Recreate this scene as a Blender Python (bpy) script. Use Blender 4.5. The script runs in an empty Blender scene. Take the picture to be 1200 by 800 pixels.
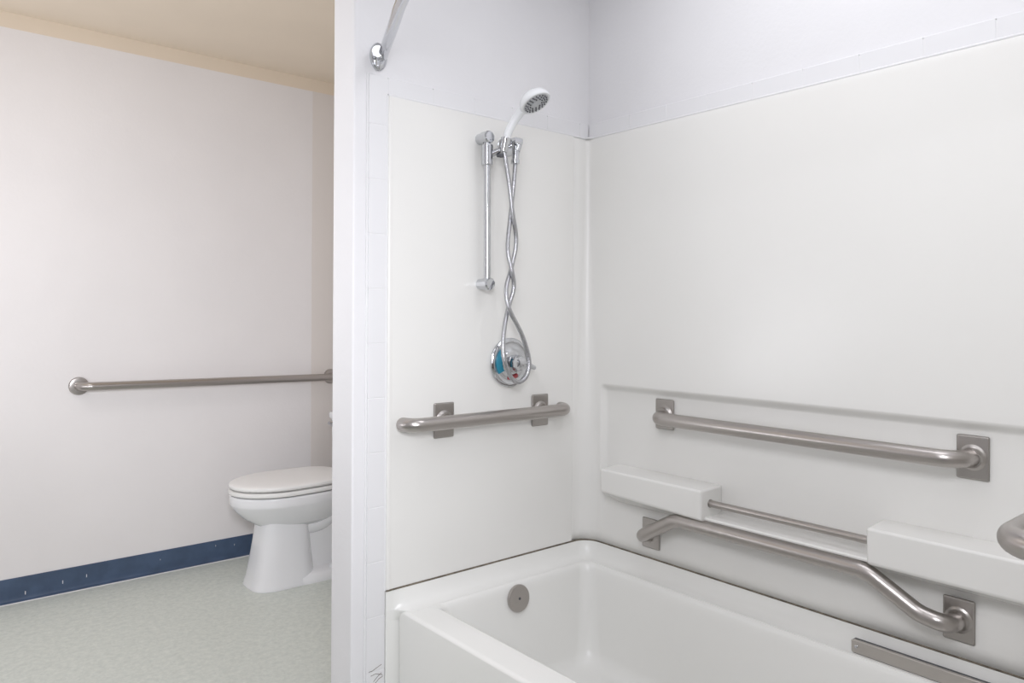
import bpy, bmesh, math, random
from mathutils import Vector, Matrix
C = bpy.context.scene.collection
S = bpy.context.scene
PI = math.pi
rnd = random.Random(7)

# ---------------- camera ----------------
cd = bpy.data.cameras.new('camera'); cam = bpy.data.objects.new('camera', cd); C.objects.link(cam)
yaw = 0.8719
F = Vector((math.cos(yaw), math.sin(yaw), 0)); R = Vector((math.sin(yaw), -math.cos(yaw), 0)); U = Vector((0, 0, 1))
m = Matrix((R, U, -F)).transposed().to_4x4()
cam.matrix_world = Matrix.Translation((-1.77937, -1.72883, 1.2)) @ m @ Matrix.Rotation(0.00539, 4, 'Z')
cd.sensor_width = 36; cd.lens = 875.64 / 1200 * 36; cd.shift_y = -32.18 / 1200
cd.clip_start = 0.02
S.camera = cam

# ---------------- world, lamp and added fill lights, exposure ----------------
w = bpy.data.worlds.new('world'); S.world = w; w.use_nodes = True
w.node_tree.nodes['Background'].inputs[0].default_value = (0.9, 0.95, 1, 1)
w.node_tree.nodes['Background'].inputs[1].default_value = 0.3
S.view_settings.view_transform = 'Standard'; S.view_settings.look = 'None'
S.view_settings.gamma = 1; S.view_settings.use_curve_mapping = False
S.view_settings.exposure = 0.0
def area(name, loc, target, sx, sy, power, col, spread=180):
    l = bpy.data.lights.new(name, 'AREA'); l.shape = 'RECTANGLE'; l.spread = math.radians(spread); l.size = sx; l.size_y = sy
    l.energy = power; l.color = col
    o = bpy.data.objects.new(name, l); C.objects.link(o); o.location = loc
    o.rotation_euler = (Vector(target) - Vector(loc)).to_track_quat('-Z', 'Y').to_euler()
    return o
WH = (0.965, 0.975, 1.03)
area('ceiling_lamp_light', (-1.45, -1.15, 2.375), (-1.45, -1.15, 0), 0.55, 0.55, 1.9, WH)
area('main_bounce_light', (-1.9, -1.7, 1.15), (-1.75, -1.3, 2.42), 1.2, 1.2, 5.5, WH)  # added up-facing fill, bounced off the main ceiling; no fixture
area('toilet_room_bounce_light', (-2.2, 0.5, 1.0), (-1.7, 0.9, 2.42), 0.9, 0.9, 12.6, WH)  # fill added to lift the toilet room ceiling from below
area('toilet_room_fill_light', (-1.5, 0.9, 2.375), (-1.2, 1.3, 0), 0.4, 0.4, 4.8, WH)  # added downlight that brightens the middle of the far wall
area('tub_fill_light', (-0.5, -0.90, 2.40), (-0.5, -0.90, 0), 0.5, 0.9, 4.6, WH)  # unseen fill added above the tub, without a fixture
area('toilet_side_fill_light', (-2.7, 1.1, 0.9), (-0.4, 1.3, 0.5), 1.0, 1.2, 4.6, WH)  # side fill added at the left wall, which has no window
area('fill_light_far', (-1.95, -2.0, 1.6), (-0.9, 1.9, 0.45), 0.4, 0.4, 6.8, WH, 70)  # unseen fill added near the camera, aimed at the toilet area
area('fill_light_near', (-2.05, -1.6, 2.0), (0.0, -1.1, 0.9), 0.5, 0.5, 3.7, WH, 90)  # narrow fill added to brighten the back panel
area('fill_light_near_wide', (-2.05, -1.6, 2.1), (0.0, -1.1, 0.9), 0.5, 0.5, 1.9, WH, 160)  # added wide-spread companion to the near fill; no vanity here

# ---------------- materials ----------------
def mat(name, col, rough=0.5, metal=0.0, coat=0.0, noise=0.0, nscale=30, bump=0.0, bscale=200, col2=None, spec=0.5):
    mt = bpy.data.materials.new(name); mt.use_nodes = True
    nt = mt.node_tree; b = nt.nodes['Principled BSDF']
    b.inputs['Base Color'].default_value = (*col, 1); b.inputs['Roughness'].default_value = rough
    b.inputs['Metallic'].default_value = metal; b.inputs['Coat Weight'].default_value = coat
    b.inputs['Specular IOR Level'].default_value = spec
    tc = nt.nodes.new('ShaderNodeTexCoord')
    if noise or col2:
        n = nt.nodes.new('ShaderNodeTexNoise'); n.inputs['Scale'].default_value = nscale; n.inputs['Detail'].default_value = 6
        nt.links.new(tc.outputs['Object'], n.inputs['Vector'])
        r = nt.nodes.new('ShaderNodeValToRGB')
        c2 = col2 or tuple(min(1, c * (1 + noise)) for c in col); c1 = tuple(c * (1 - noise) for c in col)
        r.color_ramp.elements[0].position = 0.38; r.color_ramp.elements[1].position = 0.62
        r.color_ramp.elements[0].color = (*c1, 1); r.color_ramp.elements[1].color = (*c2, 1)
        nt.links.new(n.outputs['Fac'], r.inputs['Fac']); nt.links.new(r.outputs['Color'], b.inputs['Base Color'])
    if bump:
        n = nt.nodes.new('ShaderNodeTexNoise'); n.inputs['Scale'].default_value = bscale; n.inputs['Detail'].default_value = 3
        nt.links.new(tc.outputs['Object'], n.inputs['Vector'])
        bp = nt.nodes.new('ShaderNodeBump'); bp.inputs['Strength'].default_value = bump; bp.inputs['Distance'].default_value = 0.002
        nt.links.new(n.outputs['Fac'], bp.inputs['Height']); nt.links.new(bp.outputs['Normal'], b.inputs['Normal'])
    return mt
M = {}
M['paint'] = mat('white_wall_paint', (0.785, 0.777, 0.786), 0.6, noise=0.01, nscale=4, bump=0.25, bscale=90)
M['pinkpaint'] = mat('pale_rose_wall_paint', (0.84, 0.81, 0.80), 0.6, noise=0.01, nscale=3, bump=0.25, bscale=90)
M['beige'] = mat('beige_ceiling_paint', (0.82, 0.71, 0.575), 0.7, noise=0.01, nscale=4, bump=0.2, bscale=90)
M['beigewall'] = mat('beige_wall_edge', (0.78, 0.73, 0.69), 0.65, bump=0.2, bscale=90)
M['tile'] = mat('white_ceramic_glaze', (0.785, 0.78, 0.788), 0.45, spec=0.35)
M['grout'] = mat('white_grout', (0.79, 0.785, 0.79), 0.8)
M['acrylic'] = mat('white_acrylic', (0.825, 0.815, 0.785), 0.27, noise=0.006, nscale=2, spec=0.5)
M['tubwhite'] = mat('glossy_tub_enamel', (0.85, 0.845, 0.815), 0.26, noise=0.006, nscale=2, spec=0.45)
M['porcelain'] = mat('white_porcelain', (0.86, 0.86, 0.87), 0.12, coat=0.3)
M['seatplastic'] = mat('white_seat_plastic', (0.89, 0.88, 0.86), 0.3)
M['chrome'] = mat('polished_chrome', (0.60, 0.61, 0.63), 0.09, metal=1)
M['hosemetal'] = mat('satin_chrome_hose', (0.47, 0.47, 0.49), 0.24, metal=1, bump=0.25, bscale=900)
M['plastic'] = mat('white_shower_plastic', (0.84, 0.85, 0.86), 0.25)
M['nozzle'] = mat('grey_nozzle_plate', (0.52, 0.53, 0.55), 0.4)
M['dark'] = mat('dark_grey_rubber', (0.10, 0.10, 0.11), 0.6)
M['caulk'] = mat('stained_caulk', (0.17, 0.145, 0.11), 0.8, noise=0.3, nscale=40)
M['vinylblue'] = mat('blue_vinyl_baseboard', (0.060, 0.095, 0.165), 0.38, noise=0.12, nscale=14)
M['bluemark'] = mat('teal_temperature_mark', (0.02, 0.22, 0.33), 0.3)
M['redmark'] = mat('red_temperature_mark', (0.45, 0.05, 0.06), 0.3)
M['door'] = mat('brown_door_wood', (0.16, 0.09, 0.05), 0.45, noise=0.15, nscale=9)
M['frosted'] = mat('lamp_diffuser', (0.9, 0.9, 0.88), 0.5)
# brushed stainless: stretched noise drives roughness and a faint tint
def brushed(name, col, rough):
    mt = mat(name, col, rough, metal=1); nt = mt.node_tree; b = nt.nodes['Principled BSDF']
    tc = nt.nodes.new('ShaderNodeTexCoord'); mp = nt.nodes.new('ShaderNodeMapping'); mp.inputs['Scale'].default_value = (60, 60, 900)
    n = nt.nodes.new('ShaderNodeTexNoise'); n.inputs['Scale'].default_value = 1; n.inputs['Detail'].default_value = 3
    mr = nt.nodes.new('ShaderNodeMapRange'); mr.inputs['To Min'].default_value = rough - 0.05; mr.inputs['To Max'].default_value = rough + 0.08
    nt.links.new(tc.outputs['Object'], mp.inputs['Vector']); nt.links.new(mp.outputs[0], n.inputs['Vector'])
    nt.links.new(n.outputs['Fac'], mr.inputs['Value']); nt.links.new(mr.outputs[0], b.inputs['Roughness'])
    return mt
M['steel'] = brushed('brushed_stainless_steel', (0.455, 0.425, 0.405), 0.29)
M['steelstrip'] = brushed('brushed_strip_metal', (0.56, 0.53, 0.50), 0.5)
M['steelplate'] = brushed('brushed_stainless_plate', (0.44, 0.415, 0.395), 0.34)
# floor: pale green sheet vinyl with fine chips
def floor_mat():
    mt = mat('speckled_green_vinyl', (0.60, 0.65, 0.59), 0.42); nt = mt.node_tree; b = nt.nodes['Principled BSDF']
    tc = nt.nodes.new('ShaderNodeTexCoord')
    v = nt.nodes.new('ShaderNodeTexVoronoi'); v.inputs['Scale'].default_value = 130
    n = nt.nodes.new('ShaderNodeTexNoise'); n.inputs['Scale'].default_value = 45; n.inputs['Detail'].default_value = 8
    r1 = nt.nodes.new('ShaderNodeValToRGB'); r1.color_ramp.elements[0].color = (0.62, 0.66, 0.61, 1); r1.color_ramp.elements[1].color = (0.76, 0.79, 0.73, 1)
    r1.color_ramp.elements[0].position = 0.25; r1.color_ramp.elements[1].position = 0.75
    mx = nt.nodes.new('ShaderNodeMixRGB'); mx.blend_type = 'MULTIPLY'; mx.inputs[0].default_value = 0.10
    bw = nt.nodes.new('ShaderNodeRGBToBW')
    nt.links.new(tc.outputs['Object'], v.inputs['Vector']); nt.links.new(tc.outputs['Object'], n.inputs['Vector'])
    nt.links.new(n.outputs['Fac'], r1.inputs['Fac']); nt.links.new(v.outputs['Color'], bw.inputs[0])
    nt.links.new(r1.outputs[0], mx.inputs[1]); nt.links.new(bw.outputs[0], mx.inputs[2]); nt.links.new(mx.outputs[0], b.inputs['Base Color'])
    return mt
M['floor'] = floor_mat()

# ---------------- helpers ----------------
def obj(name, bm, m_, parent=None, smooth=40, wn=True):
    bmesh.ops.recalc_face_normals(bm, faces=bm.faces)
    me = bpy.data.meshes.new(name); bm.to_mesh(me); bm.free()
    ms = m_ if isinstance(m_, (list, tuple)) else [m_]
    for k in ms: me.materials.append(M[k])
    if smooth:
        for p in me.polygons: p.use_smooth = True
        me.set_sharp_from_angle(angle=math.radians(smooth))
    o = bpy.data.objects.new(name, me); C.objects.link(o)
    if wn: w_ = o.modifiers.new('weighted_normals', 'WEIGHTED_NORMAL'); w_.keep_sharp = True; w_.weight = 100
    if parent: o.parent = parent; o.matrix_parent_inverse = Matrix.Translation(-Vector(parent.location))
    return o
def thing(name, label, cat, loc=(0, 0, 0), group=None):
    o = bpy.data.objects.new(name, None); C.objects.link(o); o.location = loc; o.empty_display_size = 0.05
    o['label'] = label; o['category'] = cat
    if group: o['group'] = group
    return o
def tag(o, label, cat, group=None):
    o['label'] = label; o['category'] = cat
    if group: o['group'] = group
    return o
def struct(name, bm, m_, smooth=30):
    o = obj(name, bm, m_, None, smooth); o['kind'] = 'structure'; return o
def box(bm, x0, x1, y0, y1, z0, z1, bev=0.0, seg=2, mi=0):
    vs = [bm.verts.new((x, y, z)) for x in (x0, x1) for y in (y0, y1) for z in (z0, z1)]
    fs = [bm.faces.new([vs[i] for i in q]) for q in ((0,1,3,2),(4,6,7,5),(0,4,5,1),(2,3,7,6),(0,2,6,4),(1,5,7,3))]
    for f in fs: f.material_index = mi
    if bev > 0:
        es = list({e for f in fs for e in f.edges})
        r = bmesh.ops.bevel(bm, geom=es, offset=bev, segments=seg, affect='EDGES', profile=0.5)
        for f in r['faces']: f.material_index = mi
def rings(bm, rs, cap0=True, cap1=True, mi=0, closed=True):
    vv = [[bm.verts.new(p) for p in r] for r in rs]; n = len(rs[0])
    for a, b in zip(vv[:-1], vv[1:]):
        for i in range(n if closed else n - 1):
            j = (i + 1) % n
            f = bm.faces.new((a[i], a[j], b[j], b[i])); f.material_index = mi
    if cap0: bm.faces.new(list(reversed(vv[0]))).material_index = mi
    if cap1: bm.faces.new(vv[-1]).material_index = mi
    return vv
def fillet(pts, rad, n=8):
    out = [Vector(pts[0])]
    rads = rad if isinstance(rad, (list, tuple)) else [rad] * (len(pts) - 2)
    for i in range(1, len(pts) - 1):
        p, a, b = Vector(pts[i]), Vector(pts[i-1]), Vector(pts[i+1]); r = rads[i-1]
        u, v = (a - p).normalized(), (b - p).normalized(); ang = u.angle(v)
        t = r / math.tan(ang / 2)
        t = min(t, (a - p).length * 0.5 if i > 1 else (a - p).length * 0.98, (b - p).length * (0.5 if i < len(pts) - 2 else 0.98))
        r2 = t * math.tan(ang / 2); c = p + (u + v).normalized() * (r2 / math.sin(ang / 2))
        s, e = p + u * t - c, p + v * t - c; tot = s.angle(e)
        for k in range(n + 1):
            q = k / n; out.append(c + (s * math.sin((1 - q) * tot) + e * math.sin(q * tot)) / math.sin(tot))
    out.append(Vector(pts[-1])); return out
def smoothpath(pts, n=6):
    P = [Vector(p) for p in pts]; out = []
    for i in range(len(P) - 1):
        p0, p1, p2, p3 = P[max(i-1, 0)], P[i], P[i+1], P[min(i+2, len(P)-1)]
        for k in range(n):
            t = k / n
            out.append(0.5 * ((2*p1) + (p2 - p0)*t + (2*p0 - 5*p1 + 4*p2 - p3)*t*t + (-p0 + 3*p1 - 3*p2 + p3)*t**3))
    out.append(P[-1]); return out
def tube(bm, pts, r, n=20, roundcap=0, mi=0, sx=1.0):
    P = [Vector(p) for p in pts]; rs = r if isinstance(r, (list, tuple)) else [r] * len(P)
    T = [(P[min(i+1, len(P)-1)] - P[max(i-1, 0)]).normalized() for i in range(len(P))]
    up = Vector((0, 0, 1)) if abs(T[0].z) < 0.9 else Vector((1, 0, 0))
    N = (up - T[0] * up.dot(T[0])).normalized(); out = []
    def ring(c, rr, N_, B_): return [c + N_ * (math.cos(a) * rr) + B_ * (math.sin(a) * rr * sx) for a in [2*PI*k/n for k in range(n)]]
    for i, p in enumerate(P):
        N = (N - T[i] * N.dot(T[i])).normalized(); B = T[i].cross(N)
        if i == 0 and roundcap:
            for k in range(4): a = PI/2 * (1 - k/4); out.append(ring(p - T[0]*math.sin(a)*roundcap, rs[0] - roundcap + max(math.cos(a), 0.0)*roundcap, N, B))
        out.append(ring(p, rs[i], N, B))
        if i == len(P)-1 and roundcap:
            for k in range(1, 5): a = PI/2 * k/4; out.append(ring(p + T[i]*math.sin(a)*roundcap, rs[i] - roundcap + max(math.cos(a), 0.0)*roundcap, N, B))
    rings(bm, out, mi=mi)
def lathe(bm, prof, origin, axis, n=32, mi=0, cap0=True, cap1=True):
    # prof: (distance along axis, radius)
    a = Vector(axis).normalized(); up = Vector((0, 0, 1)) if abs(a.z) < 0.9 else Vector((1, 0, 0))
    u = (up - a * up.dot(a)).normalized(); v = a.cross(u); o = Vector(origin)
    rs = [[o + a*d + u*(math.cos(t)*r) + v*(math.sin(t)*r) for t in [2*PI*k/n for k in range(n)]] for d, r in prof]
    rings(bm, rs, cap0, cap1, mi)
def rrect(x0, x1, y0, y1, r, z, n=8):
    out = []
    for cx, cy, a0 in ((x1-r, y1-r, 0), (x0+r, y1-r, PI/2), (x0+r, y0+r, PI), (x1-r, y0+r, 3*PI/2)):
        for k in range(n + 1):
            a = a0 + PI/2*k/n; out.append((cx + r*math.cos(a), cy + r*math.sin(a), z))
    return out

# ---------------- the setting ----------------
ZC = 2.426; YC = 1.95; FY = -1.475; XL = -2.75; YN = -2.75; XT = 0.17; ZT = 1.7786; ZS = 0.4635
bm = bmesh.new(); box(bm, XL-0.1, XT+0.25, YN-0.1, YC+0.1, -0.05, 0); struct('floor', bm, 'floor')
bm = bmesh.new(); box(bm, XL-0.1, XT+0.25, YN-0.1, 0.07, ZC, ZC+0.05); struct('ceiling', bm, 'paint')
bm = bmesh.new(); box(bm, XL-0.1, XT+0.25, 0.07, YC+0.1, ZC, ZC+0.05); struct('ceiling', bm, 'beige')
# far wall with the grab bar: wall, and a beige painted margin under the ceiling and a slightly darker strip next to the corner
bm = bmesh.new(); box(bm, XL-0.1, XT+0.25, YC, YC+0.1, 0, ZC); struct('wall_far', bm, 'pinkpaint')
bm = bmesh.new(); box(bm, XL, XT, YC-0.0015, YC+0.001, 2.362, ZC); struct('trim_1', bm, 'beige')
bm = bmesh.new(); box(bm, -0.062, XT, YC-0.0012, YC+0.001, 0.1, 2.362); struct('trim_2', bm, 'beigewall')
bm = bmesh.new(); box(bm, XL-0.1, XL, YN, YC, 0, ZC); struct('wall_left', bm, 'paint')
# near wall behind the camera, with a door opening
bm = bmesh.new()
box(bm, XL-0.1, -2.3, YN-0.1, YN, 0, ZC); box(bm, -1.4, XT+0.25, YN-0.1, YN, 0, ZC); box(bm, -2.3, -1.4, YN-0.1, YN, 2.05, ZC)
struct('wall_near', bm, 'paint')
bm = bmesh.new()
box(bm, -2.295, -1.405, YN-0.07, YN-0.03, 0.005, 2.045, 0.003)
for z0, z1 in ((0.2, 0.95), (1.1, 1.85)): box(bm, -2.17, -1.53, YN-0.035, YN-0.022, z0, z1, 0.006)
d = struct('added_door_1', bm, 'door')  # unseen door, added so the chrome has something dark to reflect
bm = bmesh.new(); lathe(bm, [(0, 0.026), (0.006, 0.026), (0.01, 0.012), (0.03, 0.012), (0.036, 0.022), (0.05, 0.026), (0.06, 0.018), (0.063, 0.004)], (-1.47, YN-0.03, 0.95), (0, 1, 0)); obj('door_handle', bm, 'chrome', d)
# right-hand side walls: behind the tub (set back under the surround) and behind the toilet
bm = bmesh.new()
box(bm, 0.036, XT+0.25, FY-0.004, 0.0125, 0, ZT-0.004); box(bm, 0.012, XT+0.25, FY-0.004, 0.0125, ZT-0.004, ZC)
box(bm, 0.012, XT+0.25, YN, FY-0.135, 0, ZC)
struct('wall_right', bm, 'paint')
bm = bmesh.new(); box(bm, XT, XT+0.25, 0.13, YC, 0, ZC); struct('wall_right_toilet', bm, 'pinkpaint').name = 'wall_back'
# partition carrying the shower fittings
bm = bmesh.new(); box(bm, -0.853, XT+0.25, 0.012, 0.128, 0, ZC, 0.006, 3); struct('wall_partition', bm, 'paint').name = 'wall_plumbing'
bm = bmesh.new(); box(bm, -0.80, XT+0.25, FY-0.13, FY-0.012, 0, ZC, 0.006, 3); struct('wall_foot', bm, 'paint')
# cove baseboard
def cove(bm, p0, p1, nrm):
    p0, p1, nrm = Vector(p0), Vector(p1), Vector(nrm)
    prof = [(0, 0), (0.019, 0), (0.019, 0.004), (0.013, 0.0055), (0.0075, 0.010), (0.0045, 0.018), (0.0035, 0.030), (0.0035, 0.097), (0.002, 0.1), (0, 0.1)]
    rings(bm, [[p + nrm*a + Vector((0, 0, b)) for a, b in prof] for p in (p0, p1)])
bm = bmesh.new(); cove(bm, (XL, YC, 0), (XT, YC, 0), (0, -1, 0))
o = struct('baseboard_far', bm, 'vinylblue')
bm = bmesh.new(); cove(bm, (XT, 0.13, 0), (XT, YC-0.02, 0), (-1, 0, 0)); struct('baseboard_back', bm, 'vinylblue')
bm = bmesh.new(); cove(bm, (XL, YC-0.02, 0), (XL, YN, 0), (1, 0, 0)); struct('baseboard_left', bm, 'vinylblue')
# pale scuffs on the baseboard: part of it
bm = bmesh.new()
for x, z, s in ((-1.325, 0.03, 1.0), (-1.19, 0.045, 0.9), (-1.1, 0.052, 0.8), (-0.55, 0.075, 0.5), (-0.46, 0.063, 0.5), (-0.80, 0.06, 0.4)):
    box(bm, x-0.0018*s, x+0.0018*s, YC-0.0040, YC-0.0033, z-0.008*s, z+0.008*s, 0.0003, 1)
obj('scuff_mark', bm, 'grout', o)
# white bead of sealant along the baseboard toe
bm = bmesh.new(); rings(bm, [[Vector((x, YC-0.019+a, b)) for a, b in ((0.003, 0), (-0.004, 0), (-0.002, 0.0022), (0.003, 0.004))] for x in (XL, XT)]); struct('trim_3', bm, 'grout')
# bullnose tiles edging the surround
bm = bmesh.new(); PT = 0.1438
def tile(x0, x1, y0, y1, z0, z1): box(bm, x0, x1, y0, y1, z0, z1, 0.0012, 2, 0)
z = 0.259 - PT
zs = [0.0] + [0.1145 + PT*k for k in range(0, 13)]
for a, b in zip(zs[:-1], zs[1:]):
    if abs(a - (0.1145 + PT)) < 0.01:      # cracked tile: split along a slanting line
        pass
    tile(-0.813, -0.7585, 0.0035, 0.0125, a + 0.0009, min(b, 1.826) - 0.0009)
xs = [-0.7575 + PT*k for k in range(0, 6)]
for a, b in zip(xs[:-1], xs[1:]): tile(a + 0.0008, min(b, -0.001) - 0.0008, 0.0035, 0.0125, ZT + 0.0015, 1.826)
tile(-0.0375, 0.003, 0.0035, 0.0125, ZT + 0.0015, 1.826)
y = -0.03
tile(0.0035, 0.0125, y + 0.0008, 0.002, ZT + 0.0015, 1.826)
while y > FY:
    tile(0.0035, 0.0125, max(y - PT + 0.0008, FY), y - 0.0008, ZT + 0.0015, 1.826); y -= PT
box(bm, -0.812, 0.0, 0.0042, 0.0122, ZT + 0.003, 1.822, 0, 1, 1); box(bm, -0.8115, -0.760, 0.0042, 0.0122, 0, 1.82, 0, 1, 1)
box(bm, 0.0042, 0.0122, FY, 0.0, ZT + 0.003, 1.822, 0, 1, 1)
for pts_, r_ in (([(-0.8145, 0.0105, 0.0), (-0.8145, 0.0105, 1.828)], 0.0035), ([(-0.8145, 0.0115, 1.828), (0.0, 0.0115, 1.828)], 0.0015), ([(0.0115, 0.0, 1.828), (0.0115, FY, 1.828)], 0.0015),
                 ([(-0.757, 0.0035, ZT+0.0005), (-0.02, 0.0035, ZT+0.0005), (0.0035, -0.02, ZT+0.0005), (0.0035, FY, ZT+0.0005)], 0.0038), ([(-0.7585, 0.0045, ZS), (-0.7585, 0.0045, ZT)], 0.003)):
    tube(bm, pts_, r_, 10, mi=1)
struct('trim_4', bm, ['tile', 'grout'], 50)
# crack lines in the lowest visible tile
bm = bmesh.new()
for pts in ([(-0.806, 0.262), (-0.795, 0.2625), (-0.783, 0.267), (-0.768, 0.272)], [(-0.80, 0.250), (-0.785, 0.252), (-0.77, 0.246), (-0.765, 0.243)], [(-0.792, 0.233), (-0.78, 0.243), (-0.768, 0.250)], [(-0.79, 0.225), (-0.776, 0.236), (-0.764, 0.240)]):
    tube(bm, [(x, 0.0034, z_) for x, z_ in pts], 0.0007, 6)
struct('trim_5', bm, 'caulk')

# ---------------- tub surround ----------------
def end_panel(name, y0, sgn, label):
    # flat end panel with rounded front edge; sgn=+1 face looks towards -y
    bm = bmesh.new()
    prof = [(-0.7572, 0.0115), (-0.7572, 0.006), (-0.7560, 0.0015), (-0.7530, -0.0012), (-0.7490, -0.0015), (-0.7450, -0.0004), (-0.7410, 0.0), (-0.5, 0), (-0.0695, 0), (-0.0680, 0.001), (-0.0675, 0.0115)]
    zz = [(ZS + 0.0022, 0.0115), (ZS + 0.0022, 0.001), (ZS + 0.0035, 0), (ZT - 0.003, 0), (ZT - 0.0005, 0.002), (ZT, 0.0115)]
    rs = []
    for z_, dd in zz: rs.append([Vector((x, y0 + sgn*max(d_, dd if dd > 0.003 else d_ + dd), z_)) for x, d_ in prof])
    rings(bm, rs)
    return tag(obj(name, bm, 'acrylic', None, 50), label, 'wall panel', 'surround end panels')
end_panel('surround_panel', 0.0, 1, 'smooth white end panel behind the hand shower and mixer valve')
end_panel('surround_panel', FY, -1, 'white end panel at the foot of the tub, mostly out of frame at far right')
def back_panel():
    bm = bmesh.new()
    zl = [ZS+0.0022, 0.50, 0.56, 0.62, 0.645] + [0.66+0.03*i for i in range(10)] + [0.952, 0.956, 0.960, 0.965, 0.970, 0.975, 0.979, 1.0, 1.1, 1.25, 1.4, 1.55, 1.65, 1.72, 1.76, ZT-0.004, ZT-0.001, ZT]
    def ss(a, b, v): t = max(0, min(1, (v-a)/(b-a))); return t*t*(3-2*t)
    def rec(y, z_):  # recess depth
        q = min(-y, y - FY)
        return 0.02 * ss(0.060, 0.076, q) * (1 - ss(0.953, 0.977, z_)) * ss(0.56, 0.645, z_)
    def col_cove(k, z_):    # k in 0..K : from plumbing wall plane to back plane
        r = 0.056 - 0.042 * ss(0.6, 1.6, z_)
        if k == 0: return (-0.078, 0.003)
        a = (k-1) / 8 * PI/2
        # centre (-r, -r+0.003)
        return (-r + r*math.sin(a), -r + 0.003*(1-math.sin(a)) + r*math.cos(a) )
    ys = [0.0585, 0.060, 0.064, 0.068, 0.072, 0.076, 0.09] + [0.15 + 0.1*i for i in range(6)]
    ys = [-q for q in ys] + [FY/2] + [FY + q for q in reversed(ys)]
    rows = []
    for i, z_ in enumerate(zl):
        off = 0.003 if i == len(zl)-2 else 0.0
        if i == len(zl)-1: off = 0.0115
        row = []
        for k in range(10):
            x, y = col_cove(k, z_); dx = off if k > 0 else 0
            row.append((x + (off if k > 1 else 0), min(y + (off if k < 9 else 0), 0.0115), z_))
        for y in ys: row.append((rec(y, z_) + off, y, z_))
        for k in range(9, -1, -1):
            x, y = col_cove(k, z_); row.append((x + (off if k > 1 else 0), FY - min(y + (off if k < 9 else 0), 0.0115), z_))
        rows.append(row)
    rings(bm, rows, False, False, closed=False)
    t = thing('back_wall_panel', 'long white moulded back panel above the tub with soap shelves', 'wall panel', (0.0, FY/2, ZS))
    o = obj('panel', bm, 'acrylic', t, 60)
    # give the sheet thickness towards the wall
    sm = o.modifiers.new('thickness', 'SOLIDIFY'); sm.thickness = 0.003; sm.offset = -1
    # soap shelves moulded on
    def shelf(y0, y1, zl0):
        b = bmesh.new()
        xf, xb = -0.075, 0.022
        P = [(xb, y0, 0.70), (xb, y1, 0.70)]
        v = [b.verts.new(p) for p in ((xf, y1, 0.721), (xf, y0, 0.721), (xb, y0-0.004, 0.725), (xb, y1+0.004, 0.725),
                                      (xf+0.004, y1, zl0), (xf+0.004, y0, 0.638), (xb, y0-0.004, 0.600), (xb, y1+0.004, 0.600))]
        for q in ((0,1,2,3), (4,7,6,5), (0,4,5,1), (1,5,6,2), (2,6,7,3), (3,7,4,0)): b.faces.new([v[i] for i in q])
        bmesh.ops.bevel(b, geom=list(b.edges), offset=0.007, segments=4, affect='EDGES', profile=0.5)
        return obj('soap_shelf', b, 'acrylic', t, 60)
    shelf(-0.503, -0.128, 0.650)
    shelf(FY+0.085, -0.950, 0.638)
    b = bmesh.new()
    rings(b, [[(x, y, z_) for x, z_ in ((0.022, 0.618), (-0.050, 0.634), (-0.057, 0.638), (-0.058, 0.642), (-0.054, 0.6455), (0.0, 0.647), (0.022, 0.652))] for y in (-0.96, -0.49)])
    obj('ledge', b, 'acrylic', t, 35)
    b = bmesh.new(); tube(b, [(-0.033, -0.4985, 0.681), (-0.033, -0.955, 0.681)], 0.0095, 20); obj('washcloth_bar', b, 'steel', t)
    b = bmesh.new()
    for y0, y1 in ((-0.4995, -0.506),): tube(b, [(-0.033, y0, 0.681), (-0.033, y1, 0.681)], 0.0115, 20)
    obj('bar_socket', b, 'steelplate', t)
    return t
back_panel()

# ---------------- bathtub ----------------
tub = thing('bathtub', 'white rectangular bathtub with broad flat front rim', 'bathtub', (-0.36, FY/2, 0))
bm = bmesh.new()
e = 0.0015
R_ = [(-0.712, -e, 0.02, 0.0, 0.012), (-0.716, -e, 0.0, 0.03, 0.012)]
seq = [rrect(-0.700, -e, FY+e, -e, 0.006, 0.0), rrect(-0.700, -e, FY+e, -e, 0.006, 0.050), rrect(-0.7175, -e, FY+e, -e, 0.008, 0.075), rrect(-0.7215, -e, FY+e, -e, 0.010, 0.385)]
for q in range(1, 6):
    a = q/5*PI/2; s = 0.012*(1-math.cos(a)); seq.append(rrect(-0.7215+s, -e, FY+e, -e, 0.010, 0.397 + 0.012*math.sin(a)))
seq += [rrect(-0.66, -0.03, FY+0.03, -0.03, 0.02, 0.4105)]
seq += [rrect(-0.641, -0.040, FY+0.065, -0.043, 0.030, 0.4100), rrect(-0.634, -0.0445, FY+0.072, -0.0475, 0.033, 0.4085), rrect(-0.628, -0.049, FY+0.080, -0.052, 0.036, 0.4040),
        rrect(-0.624, -0.0525, FY+0.088, -0.0555, 0.038, 0.396), rrect(-0.621, -0.055, FY+0.095, -0.058, 0.04, 0.380), rrect(-0.612, -0.062, FY+0.12, -0.066, 0.045, 0.30),
        rrect(-0.602, -0.070, FY+0.16, -0.076, 0.05, 0.21), rrect(-0.594, -0.078, FY+0.19, -0.085, 0.055, 0.155), rrect(-0.582, -0.090, FY+0.21, -0.097, 0.06, 0.125),
        rrect(-0.56, -0.112, FY+0.24, -0.119, 0.06, 0.108), rrect(-0.50, -0.165, FY+0.30, -0.172, 0.06, 0.10), rrect(-0.40, -0.26, FY+0.55, -0.40, 0.06, 0.097)]
rings(bm, seq)
obj('basin', bm, 'tubwhite', tub, 60)
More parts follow.
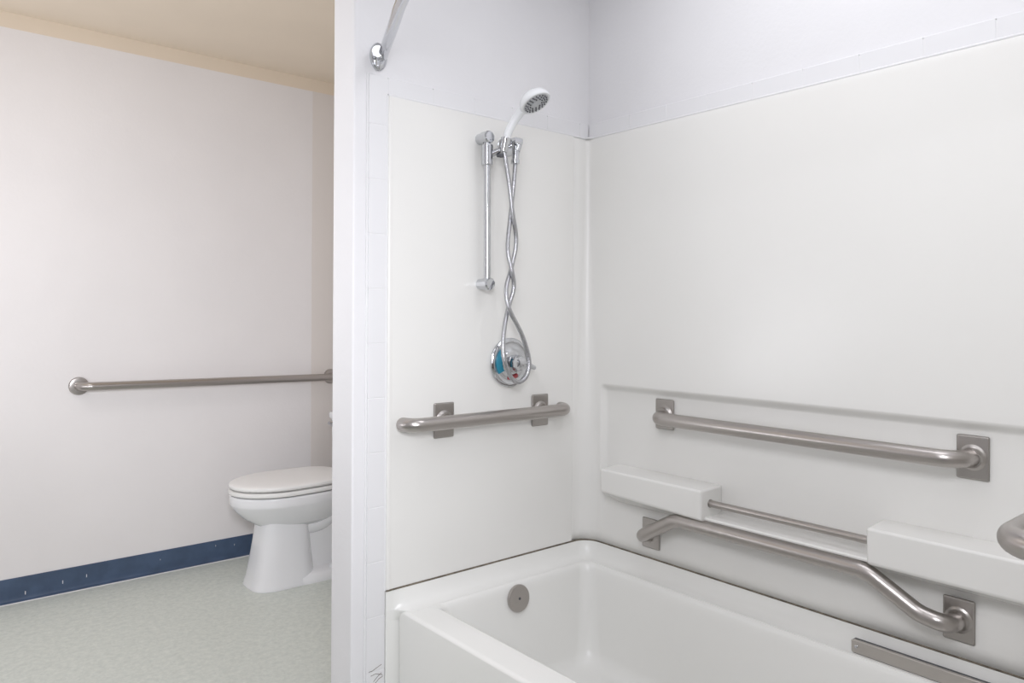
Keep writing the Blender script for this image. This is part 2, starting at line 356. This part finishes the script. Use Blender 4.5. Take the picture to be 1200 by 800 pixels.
# wall flange and coved upstand
K = 10
path = [(-0.757 + (0.757-0.735)*0, 0.0)]
pts = []
for x in (-0.757, -0.752, -0.745, -0.735, -0.727, -0.719, -0.711, -0.703, -0.695, -0.4, -0.10): pts.append((Vector((x, 0.0)), Vector((0, -1)), max(0.02, min(1, (x+0.735)/0.03))))
rc = 0.056
for k in range(K+1):
    a = k/K*PI/2; pts.append((Vector((-rc + rc*math.sin(a), -rc + rc*math.cos(a))), Vector((-math.sin(a), -math.cos(a))), 1))
half = pts[:]
for p, n_, s in reversed(half): pts.append((Vector((p.x, FY - p.y)), Vector((n_.x, -n_.y)), s))
prof = [(-0.0, 0.380), (0.0, 0.4615), (0.0015, 0.4615), (0.0035, 0.452), (0.007, 0.438), (0.014, 0.4245), (0.024, 0.416), (0.036, 0.4118), (0.044, 0.4105), (0.044, 0.405)]
bm = bmesh.new()
rings(bm, [[(p.x + n_.x*d_*s, p.y + n_.y*d_*s, z_) for d_, z_ in prof] for p, n_, s in pts])
box(bm, -0.757, -0.03, 0.0, 0.0115, 0, 0.4612, 0.003, 2); box(bm, -0.757, -0.03, FY-0.0115, FY, 0, 0.4612, 0.003, 2)
obj('wall_flange', bm, 'tubwhite', tub, 50)
bm = bmesh.new(); tube(bm, [(p.x + (0.0005), p.y, 0.4635) for p, n_, s in pts], 0.0024, 8); obj('caulk_seam', bm, 'caulk', tub)
# overflow plate on the sloping end wall
bm = bmesh.new(); oc = (-0.351, -0.060, 0.366); ax = (0, -1, 0.11)
lathe(bm, [(-0.004, 0.030), (0.002, 0.039), (0.008, 0.0395), (0.0115, 0.0375), (0.0125, 0.033), (0.0115, 0.010), (0.0115, 0.0)], oc, ax, 40, cap1=False)
op = obj('overflow_plate', bm, 'steel', tub)
bm = bmesh.new(); lathe(bm, [(0.008, 0.004), (0.0125, 0.004), (0.0132, 0.0025), (0.0132, 0.0005)], (oc[0], oc[1], oc[2]-0.0), ax, 14); obj('screw', bm, 'dark', op)
# flat steel strip screwed to the back rim
t = thing('metal_strip', 'flat brushed metal strip with round screw on the back rim, lower right', 'metal strip', (-0.012, -1.1, 0.42))
bm = bmesh.new()
def sp(y, h, d_): return (-0.036 - d_, y, 0.4135 + h)
YE = FY + 0.12
rf = [(-0.906, 0.0), (-0.9035, 0.0012), (-0.902, 0.004), (-0.902, 0.025), (-0.9035, 0.0288), (-0.907, 0.030), (-1.2, 0.030), (YE, 0.030), (YE, 0.0), (-1.2, 0.0)]
def ins(y, h, k): return (y + (k if y < -1.21 else (-k if y > -0.905 else 0)), h + (k if h < 0.01 else -k))
rings(bm, [[sp(y, h, -0.003) for y, h in rf], [sp(y, h, 0.0035) for y, h in rf], [sp(*ins(y, h, 0.0012), 0.0047) for y, h in rf]])
obj('strip', bm, 'steelstrip', t)
bm = bmesh.new(); q = sp(-0.914, 0.0155, 0.0045); lathe(bm, [(0, 0.0040), (0.0015, 0.0038), (0.0024, 0.0022), (0.0026, 0.0004)], q, (-1, 0, 0.1), 14); obj('screw', bm, 'chrome', t)
bm = bmesh.new(); rings(bm, [[sp(y, h, d_) for y, h in ((-0.9065, -0.0022), (-0.9015, 0.001), (-0.9008, 0.026), (-0.905, 0.0296), (YE, 0.0296), (YE, -0.0022))] for d_ in (-0.012, 0.001)]); obj('gap_filler', bm, 'dark', t)  # added dark filler standing in for the gap behind the strip

# ---------------- grab bars ----------------
def plate(parent, c, n, w=0.068, h=0.098, th=0.007, name='mounting_plate'):
    c, n = Vector(c), Vector(n); bm = bmesh.new()
    if abs(n.y) > 0.5: lo, hi = sorted((c.y, c.y + n.y*th)); box(bm, c.x-w/2, c.x+w/2, lo, hi, c.z-h/2, c.z+h/2, 0.0042, 4)
    else: lo, hi = sorted((c.x, c.x + n.x*th)); box(bm, lo, hi, c.y-w/2, c.y+w/2, c.z-h/2, c.z+h/2, 0.0042, 4)
    # weld collar
    lathe(bm, [(th-0.001, 0.029), (th+0.0006, 0.0275), (th+0.002, 0.0245), (th+0.004, 0.0220), (th+0.007, 0.0203), (th+0.011, 0.0192)], c, n, 28)
    return obj(name, bm, 'steelplate', parent)
RB = 0.019
# bar under the mixer
g = thing('grab_bar', 'short horizontal stainless grab bar under the shower mixer valve', 'grab bar', (-0.42, 0, 0.905), 'stainless grab bars around the tub')
bm = bmesh.new(); tube(bm, fillet([(-0.722, -0.022, 0.905), (-0.722, -0.064, 0.905), (-0.144, -0.064, 0.905), (-0.144, -0.022, 0.905)], 0.040, 10), RB, 24, 0.008); obj('tube', bm, 'steel', g)
for x in (-0.577, -0.214):
    p_ = plate(g, (x, 0.0, 0.902), (0, -1, 0)); bm = bmesh.new(); tube(bm, [(x, -0.006, 0.905), (x, -0.055, 0.905)], 0.014, 20); obj('post', bm, 'steel', p_)
# foot bar
g = thing('grab_bar', 'stainless grab bar end curving into frame at right edge', 'grab bar', (-0.35, FY, 0.9), 'stainless grab bars around the tub')
bm = bmesh.new(); tube(bm, fillet([(-0.628, FY+0.024, 0.897), (-0.628, FY+0.090, 0.897), (-0.12, FY+0.090, 0.897), (-0.12, FY+0.024, 0.897)], 0.050, 12), RB, 28, 0.008); obj('tube', bm, 'steel', g)
for x in (-0.50, -0.20):
    p_ = plate(g, (x, FY, 0.9), (0, 1, 0)); bm = bmesh.new(); tube(bm, [(x, FY+0.006, 0.897), (x, FY+0.080, 0.897)], 0.014, 20); obj('post', bm, 'steel', p_)
# upper back bar
g = thing('grab_bar', 'long straight stainless grab bar in the recess above the soap shelves', 'grab bar', (0.02, -0.72, 0.9), 'stainless grab bars around the tub')
XR = 0.0195; xb = -0.042
bm = bmesh.new(); tube(bm, fillet([(XR-0.006, -0.312, 0.896), (xb, -0.312, 0.896), (xb, -1.125, 0.896), (XR-0.006, -1.137, 0.896)], [0.038, 0.048], 10), RB, 24); obj('tube', bm, 'steel', g)
plate(g, (XR, -0.308, 0.902), (-1, 0, 0), 0.068, 0.09); plate(g, (XR, -1.137, 0.897), (-1, 0, 0), 0.064, 0.095)
# lower back bar, cranked
g = thing('grab_bar', 'cranked stainless grab bar with bent down ends just above the tub', 'grab bar', (0, -0.7, 0.55), 'stainless grab bars around the tub')
xb = -0.058
bm = bmesh.new(); tube(bm, fillet([(-0.006, -0.274, 0.540), (xb, -0.274, 0.540), (xb, -0.405, 0.618), (xb, -0.943, 0.618), (xb, -1.058, 0.556), (xb, -1.118, 0.547), (-0.006, -1.118, 0.547)], [0.028, 0.07, 0.085, 0.08, 0.032], 8), RB, 24); obj('tube', bm, 'steel', g)
plate(g, (0.0, -0.274, 0.540), (-1, 0, 0), 0.066, 0.09); plate(g, (0.0, -1.118, 0.547), (-1, 0, 0), 0.063, 0.094)
# toilet room bar
g = thing('grab_bar', 'long grab bar with round flanges on the wall beside the toilet', 'grab bar', (-0.55, YC, 0.872))
x0, x1, yb = -1.134, 0.046, YC-0.057
bm = bmesh.new(); tube(bm, fillet([(x0, YC-0.005, 0.879), (x0, yb, 0.879), (x1, yb, 0.863), (x1, YC-0.005, 0.863)], 0.045, 10), 0.0185, 24); obj('tube', bm, 'steel', g)
for x, z_ in ((x0, 0.879), (x1, 0.863)):
    bm = bmesh.new(); lathe(bm, [(0, 0.039), (0.008, 0.039), (0.0125, 0.036), (0.014, 0.030), (0.0145, 0.019)], (x, YC, z_), (0, -1, 0), 36); obj('flange', bm, 'steel', g)

# ---------------- hand shower, slide bar, hose, mixer ----------------
t = thing('slide_bar', 'vertical chrome shower slide bar with sliding holder left of the hose', 'slide bar', (-0.455, 0, 1.5))
bm = bmesh.new(); tube(bm, [(-0.4505, -0.036, 1.277), (-0.4535, -0.036, 1.712)], 0.0095, 20); obj('rail', bm, 'chrome', t)
for x, z_ in ((-0.4535, 1.707), (-0.4485, 1.286)):
    bm = bmesh.new(); lathe(bm, [(0, 0.0165), (0.020, 0.0165), (0.022, 0.0185), (0.047, 0.0185), (0.051, 0.015), (0.052, 0.004)], (x, 0, z_), (0, -1, 0), 10); obj('wall_bracket', bm, 'chrome', t, 30)
bm = bmesh.new()
tube(bm, [(-0.4525, -0.036, 1.630), (-0.453, -0.036, 1.684)], 0.0165, 24, 0.003)
tube(bm, [(-0.445, -0.040, 1.658), (-0.420, -0.060, 1.672)], [0.010, 0.009], 16)
sl = obj('slider', bm, 'chrome', t)
bm = bmesh.new(); lathe(bm, [(0, 0.005), (0.010, 0.005), (0.011, 0.0065), (0.02, 0.0065), (0.022, 0.004)], (-0.430, -0.055, 1.655), (0.1, -1, -0.1), 12); obj('locking_knob', bm, 'dark', sl)
bm = bmesh.new()
lathe(bm, [(-0.020, 0.012), (-0.018, 0.0175), (0.016, 0.0185), (0.020, 0.014)], (-0.412, -0.066, 1.690), (0.75, 0.5, 0.35), 12)
tube(bm, [(-0.4235, -0.074, 1.665), (-0.418, -0.078, 1.702)], [0.0115, 0.0145], 20, 0.002)
obj('holder', bm, 'chrome', sl, 30)

t = thing('hose_outlet', 'chrome wall elbow feeding the shower hose, right of the slide bar', 'hose outlet', (-0.352, 0, 1.70))
bm = bmesh.new(); lathe(bm, [(0, 0.030), (0.003, 0.030), (0.009, 0.025), (0.012, 0.014)], (-0.350, 0, 1.702), (0, -1, 0), 32); obj('escutcheon', bm, 'chrome', t)
bm = bmesh.new(); tube(bm, fillet([(-0.350, -0.004, 1.704), (-0.352, -0.062, 1.712), (-0.366, -0.062, 1.676)], 0.018, 8), 0.0115, 20)
box(bm, -0.382, -0.350, -0.076, -0.048, 1.694, 1.714, 0.005, 2)
obj('elbow', bm, 'chrome', t)
bm = bmesh.new(); tube(bm, [(-0.3655, -0.061, 1.690), (-0.368, -0.061, 1.645)], [0.0115, 0.0105], 12); tube(bm, [(-0.3682, -0.061, 1.650), (-0.3684, -0.061, 1.640)], 0.0125, 16, 0.001); obj('hose_nut', bm, 'chrome', t)

hose = [(-0.3685, -0.061, 1.641), (-0.377, -0.065, 1.58), (-0.384, -0.062, 1.502), (-0.407, -0.075, 1.391), (-0.402, -0.086, 1.332), (-0.39, -0.083, 1.276), (-0.408, -0.080, 1.217), (-0.434, -0.094, 1.158), (-0.447, -0.105, 1.103), (-0.443, -0.11, 1.062), (-0.422, -0.11, 1.022), (-0.390, -0.108, 1.006), (-0.360, -0.108, 1.024), (-0.352, -0.108, 1.068), (-0.375, -0.104, 1.138), (-0.42, -0.098, 1.216), (-0.420, -0.086, 1.275), (-0.387, -0.068, 1.333), (-0.371, -0.070, 1.411), (-0.394, -0.079, 1.499), (-0.405, -0.077, 1.58), (-0.4225, -0.075, 1.668)]
bm = bmesh.new(); tube(bm, smoothpath(hose, 8), 0.0064, 14)
tag(obj('shower_hose', bm, 'hosemetal'), 'twisted flexible metal shower hose looping down to the mixer', 'hose')

t = thing('hand_shower', 'white hand shower with round grey nozzle face on its holder', 'shower head', (-0.418, -0.078, 1.70))
hc = Vector((-0.372, -0.153, 1.797)); n = Vector((0.16, -0.50, -0.85)).normalized()
hb = Vector((-0.4195, -0.0775, 1.690))
bm = bmesh.new()
back = hc - n*0.022
pth = smoothpath([hb, (-0.413, -0.083, 1.722), (-0.401, -0.096, 1.755), (-0.388, -0.115, 1.785), tuple(back + Vector((-0.006, 0.012, -0.002))), tuple(back + Vector((0.006, -0.004, 0.004)))], 5)
L = len(pth); tube(bm, pth, [0.0105 + 0.0035*math.sin(i/(L-1)*PI*0.5) + (0.006 if i > L-4 else 0) for i in range(L)], 20, 0.003)
lathe(bm, [(-0.034, 0.004), (-0.033, 0.016), (-0.028, 0.030), (-0.018, 0.0415), (-0.006, 0.0465), (0.0, 0.0465), (0.003, 0.044), (0.0025, 0.039), (-0.001, 0.038)], hc, n, 40)
obj('handle_and_shell', bm, 'plastic', t, 50)
bm = bmesh.new(); lathe(bm, [(-0.004, 0.0385), (0.0012, 0.0385), (0.003, 0.036), (0.0032, 0.0135), (0.0045, 0.012), (0.0045, 0.001)], hc, n, 36); fp = obj('nozzle_plate', bm, 'nozzle', t)
bm = bmesh.new(); u = n.cross(Vector((0, 0, 1))).normalized(); v = n.cross(u)
for rr, k in ((0.019, 10), (0.0265, 15), (0.0335, 20)):
    for i in range(k):
        a = 2*PI*i/k; lathe(bm, [(0.0025, 0.0024), (0.006, 0.0018)], hc + u*(math.cos(a)*rr) + v*(math.sin(a)*rr), n, 7)
obj('rubber_nozzles', bm, 'dark', fp)

t = thing('mixer_valve', 'round chrome shower mixer valve with red and blue marks behind the hose loop', 'faucet', (-0.340, 0, 1.055))
vc = (-0.340, 0, 1.055)
bm = bmesh.new(); lathe(bm, [(0, 0.070), (0.004, 0.0735), (0.010, 0.0735), (0.0145, 0.069), (0.0155, 0.064), (0.012, 0.058), (0.0135, 0.045), (0.021, 0.036), (0.024, 0.030), (0.024, 0.002)], vc, (0, -1, 0), 48); obj('escutcheon', bm, 'chrome', t)
def arc(bm, a0, a1, r0, r1, y):
    n_ = 14; rings(bm, [[(vc[0] + math.cos(a)*r, yy, vc[2] + math.sin(a)*r) for r, yy in ((r0, y - 0.0075), (r1, y+0.0015), (r1, y + 0.004), (r0, y + 0.004))] for a in [a0 + (a1-a0)*k/n_ for k in range(n_+1)]])
bm = bmesh.new(); arc(bm, math.radians(135), math.radians(215), 0.0405, 0.0565, -0.0150); obj('blue_temperature_mark', bm, 'bluemark', t)
bm = bmesh.new(); arc(bm, math.radians(255), math.radians(300), 0.0405, 0.052, -0.0150); obj('red_temperature_mark', bm, 'redmark', t)
bm = bmesh.new()
lathe(bm, [(0.020, 0.022), (0.030, 0.024), (0.050, 0.0235), (0.062, 0.020), (0.066, 0.012), (0.067, 0.002)], vc, (0, -1, 0), 9)
tube(bm, [(-0.340, -0.050, 1.055), (-0.318, -0.060, 1.050), (-0.292, -0.064, 1.040)], [0.012, 0.009, 0.0065], 14, 0.004)
obj('handle', bm, 'chrome', t, 25)

# ---------------- shower curtain rod ----------------
t = thing('curtain_rod', 'curved chrome shower curtain rod meeting the wall at upper left', 'curtain rod', (-0.79, 0, 1.874))
def rodp(q): return Vector((-0.784 - 4*0.22*q*(1-q), 0.0 + (FY)*q, 1.876))
hp = [(-0.7805, -0.008), (-0.799, -0.05), (-0.866, -0.203), (-0.926, -0.34), (-0.978, -0.50), (-1.005, FY/2)]
rodpath = smoothpath([(x, y, 1.876) for x, y in hp] + [(x, FY - y, 1.876) for x, y in reversed(hp[:-1])], 6)
bm = bmesh.new(); tube(bm, rodpath, 0.0135, 20); obj('rod', bm, 'chrome', t)
for q, s in ((0, -1), (1, 1)):
    c = rodp(q); c.y = 0.0125 if q == 0 else FY - 0.0125
    if q == 0: c.y = 0.0118
    else: c.y = FY-0.0118
    bm = bmesh.new(); lathe(bm, [(0, 0.036), (0.004, 0.037), (0.009, 0.034), (0.012, 0.026), (0.015, 0.019)], c, (0, s, 0), 36)
    dr = (rodp(0.05) - rodp(0)).normalized() if q == 0 else (rodp(0.95) - rodp(1)).normalized()
    for v_ in bm.verts: v_.co.x = c.x + (v_.co.x - c.x)*0.68
    tube(bm, [c + dr*0.006, c + dr*0.045], 0.0165, 22, 0.002)
    fl = obj('flange', bm, 'chrome', t)
    bm = bmesh.new(); tube(bm, [c + dr*0.028 + Vector((0, 0, -0.012)), c + dr*0.028 + Vector((0, 0, -0.032))], 0.0055, 12, 0.002); obj('set_screw', bm, 'chrome', fl)

# ---------------- toilet ----------------
t = thing('toilet', 'white elongated toilet with closed lid beside the partition', 'toilet', (-0.25, 1.5, 0))
TY = 1.5
def egg(x0, x1, hw, z_, cxf=0.42, n_=48, pb=2.6, pf=2.0):
    # elongated outline: front (x0) elliptical, back (x1) squarer
    L_ = x1 - x0; xm = x0 + L_*cxf + 0.0; out = []
    for k in range(n_):
        a = 2*PI*k/n_; c, s = math.cos(a), math.sin(a)
        if c < 0: x = xm + (xm - x0)*(-abs(c)**(2/pf)); y = hw*math.copysign(abs(s)**(2/pf), s)
        else: x = xm + (x1 - xm)*abs(c)**(2/pb); y = hw*math.copysign(abs(s)**(2/pb), s)
        out.append((x, TY + y, z_))
    return out
XF = -0.640
bm = bmesh.new()
rings(bm, [egg(-0.50, -0.18, 0.085, 0.255, .5), egg(-0.535, -0.15, 0.108, 0.275, .5), egg(-0.585, -0.12, 0.140, 0.308, .5), egg(-0.617, -0.10, 0.163, 0.342, .5), egg(-0.630, -0.09, 0.174, 0.364), egg(-0.635, -0.08, 0.178, 0.374, ), egg(-0.636, -0.08, 0.179, 0.400), egg(-0.633, -0.08, 0.177, 0.407), egg(-0.628, -0.085, 0.172, 0.410)])
obj('bowl', bm, 'porcelain', t, 60)
# pedestal: front column on a spreading foot
bm = bmesh.new()
def col(x0, x1, hw, z_, p=3.2, n_=40):
    out = []; xm = (x0+x1)/2; a_ = (x1-x0)/2
    for k in range(n_):
        th = 2*PI*k/n_; c, s = math.cos(th), math.sin(th)
        out.append((xm + a_*math.copysign(abs(c)**(2/p), c), TY + hw*math.copysign(abs(s)**(2/p), s), z_))
    return out
rings(bm, [col(-0.565, -0.270, 0.124, 0.0), col(-0.567, -0.269, 0.127, 0.006), col(-0.563, -0.272, 0.124, 0.014), col(-0.552, -0.280, 0.117, 0.05), col(-0.537, -0.290, 0.108, 0.13), col(-0.522, -0.298, 0.100, 0.22), col(-0.515, -0.30, 0.097, 0.28), col(-0.52, -0.29, 0.10, 0.32)])
obj('pedestal', bm, 'porcelain', t, 60)
bm = bmesh.new()   # rear body with foot
rings(bm, [col(-0.46, 0.075, 0.128, 0.0, 4), col(-0.462, 0.077, 0.129, 0.008, 4), col(-0.46, 0.074, 0.124, 0.030, 4), col(-0.45, 0.068, 0.110, 0.042, 4), col(-0.42, 0.06, 0.072, 0.055, 4), col(-0.40, 0.06, 0.060, 0.12, 4), col(-0.38, 0.07, 0.060, 0.25, 4), col(-0.36, 0.10, 0.095, 0.33, 4), col(-0.30, 0.130, 0.120, 0.372, 4), col(-0.25, 0.135, 0.125, 0.400, 4), col(-0.24, 0.13, 0.12, 0.405, 4)])
obj('base', bm, 'porcelain', t, 60)
for s in (-1, 1):
    bm = bmesh.new(); tube(bm, smoothpath([(-0.44, TY+s*0.025, 0.275), (-0.35, TY+s*0.030, 0.245), (-0.25, TY+s*0.042, 0.250), (-0.17, TY+s*0.050, 0.30), (-0.09, TY+s*0.050, 0.325), (-0.02, TY+s*0.050, 0.28), (0.0, TY+s*0.050, 0.16), (-0.03, TY+s*0.050, 0.06)], 6), 0.044, 20, 0.01); obj('trapway', bm, 'porcelain', t, 60)
    bm = bmesh.new(); lathe(bm, [(0, 0.018), (0.012, 0.018), (0.020, 0.014), (0.024, 0.006), (0.0245, 0.001)], (-0.205, TY+s*0.098, 0.038), (0, 0, 1), 20); obj('bolt_cap', bm, 'plastic', t)
def lidmesh(z0, z1, x0, hw, dome, side=0.004):
    bm = bmesh.new()
    rings(bm, [egg(x0+side, -0.125, hw-side, z0, .42, pb=3.2), egg(x0, -0.122, hw, z0+side, .42, pb=3.2), egg(x0, -0.122, hw, z1-side, .42, pb=3.2), egg(x0+side*0.7, -0.125, hw-side*0.7, z1-side*0.3, .42, pb=3.2), egg(x0+0.02, -0.14, hw-0.02, z1+dome*0.35, .42, pb=3.2), egg(x0+0.07, -0.18, hw-0.07, z1+dome*0.8, .42, pb=3.2), egg(x0+0.15, -0.24, hw-0.14, z1+dome, .42, pb=3.2)])
    return bm
obj('seat', lidmesh(0.4145, 0.4345, XF, 0.181, 0.0), 'seatplastic', t, 60)
obj('lid', lidmesh(0.4385, 0.4600, XF+0.002, 0.180, 0.011, 0.006), 'seatplastic', t, 60)
bm = bmesh.new()
for s in (-1, 1): tube(bm, [(-0.115, TY+s*0.075-0.02, 0.428), (-0.115, TY+s*0.075+0.02, 0.428)], 0.014, 16, 0.003)
rings(bm, [egg(XF+0.03, -0.13, 0.155, 0.406, pb=3.2), egg(XF+0.03, -0.13, 0.155, 0.442, pb=3.2)])
obj('hinge', bm, 'seatplastic', t)
bm = bmesh.new(); rings(bm, [rrect(-0.050, 0.140, TY-0.20, TY+0.20, 0.03, 0.400), rrect(-0.057, 0.150, TY-0.215, TY+0.215, 0.03, 0.43), rrect(-0.069, 0.160, TY-0.228, TY+0.226, 0.03, 0.66), rrect(-0.069, 0.160, TY-0.228, TY+0.226, 0.03, 0.675)]); obj('tank', bm, 'porcelain', t, 50)
bm = bmesh.new(); rings(bm, [rrect(-0.074, 0.163, TY-0.234, TY+0.230, 0.03, 0.676), rrect(-0.078, 0.165, TY-0.238, TY+0.233, 0.03, 0.682), rrect(-0.078, 0.165, TY-0.238, TY+0.233, 0.03, 0.702), rrect(-0.072, 0.160, TY-0.232, TY+0.228, 0.03, 0.709), rrect(-0.05, 0.14, TY-0.21, TY+0.20, 0.03, 0.711)]); obj('tank_lid', bm, 'porcelain', t, 50)
bm = bmesh.new(); lathe(bm, [(0, 0.014), (0.008, 0.014), (0.014, 0.010), (0.024, 0.009)], (-0.068, TY+0.182, 0.655), (-1, 0, 0), 20); tube(bm, [(-0.090, TY+0.186, 0.655), (-0.094, TY+0.15, 0.650), (-0.094, TY+0.10, 0.642)], [0.007, 0.006, 0.008], 12, 0.003); obj('flush_lever', bm, 'chrome', t)

# ---------------- lamp fixtures out of frame: main ceiling lamp, added toilet area lamp ----------------
bm = bmesh.new(); box(bm, -1.65, -1.05, -1.25, -0.65, 2.385, ZC, 0.008, 2)
tag(obj('ceiling_lamp', bm, 'frosted'), 'square white flush ceiling lamp out of frame above the camera', 'lamp', 'flush ceiling lamps')
bm = bmesh.new(); box(bm, -1.72, -1.28, 0.68, 1.12, 2.385, ZC, 0.008, 2)
tag(obj('ceiling_lamp', bm, 'frosted'), 'added small square ceiling lamp out of frame in the toilet area', 'lamp', 'flush ceiling lamps')
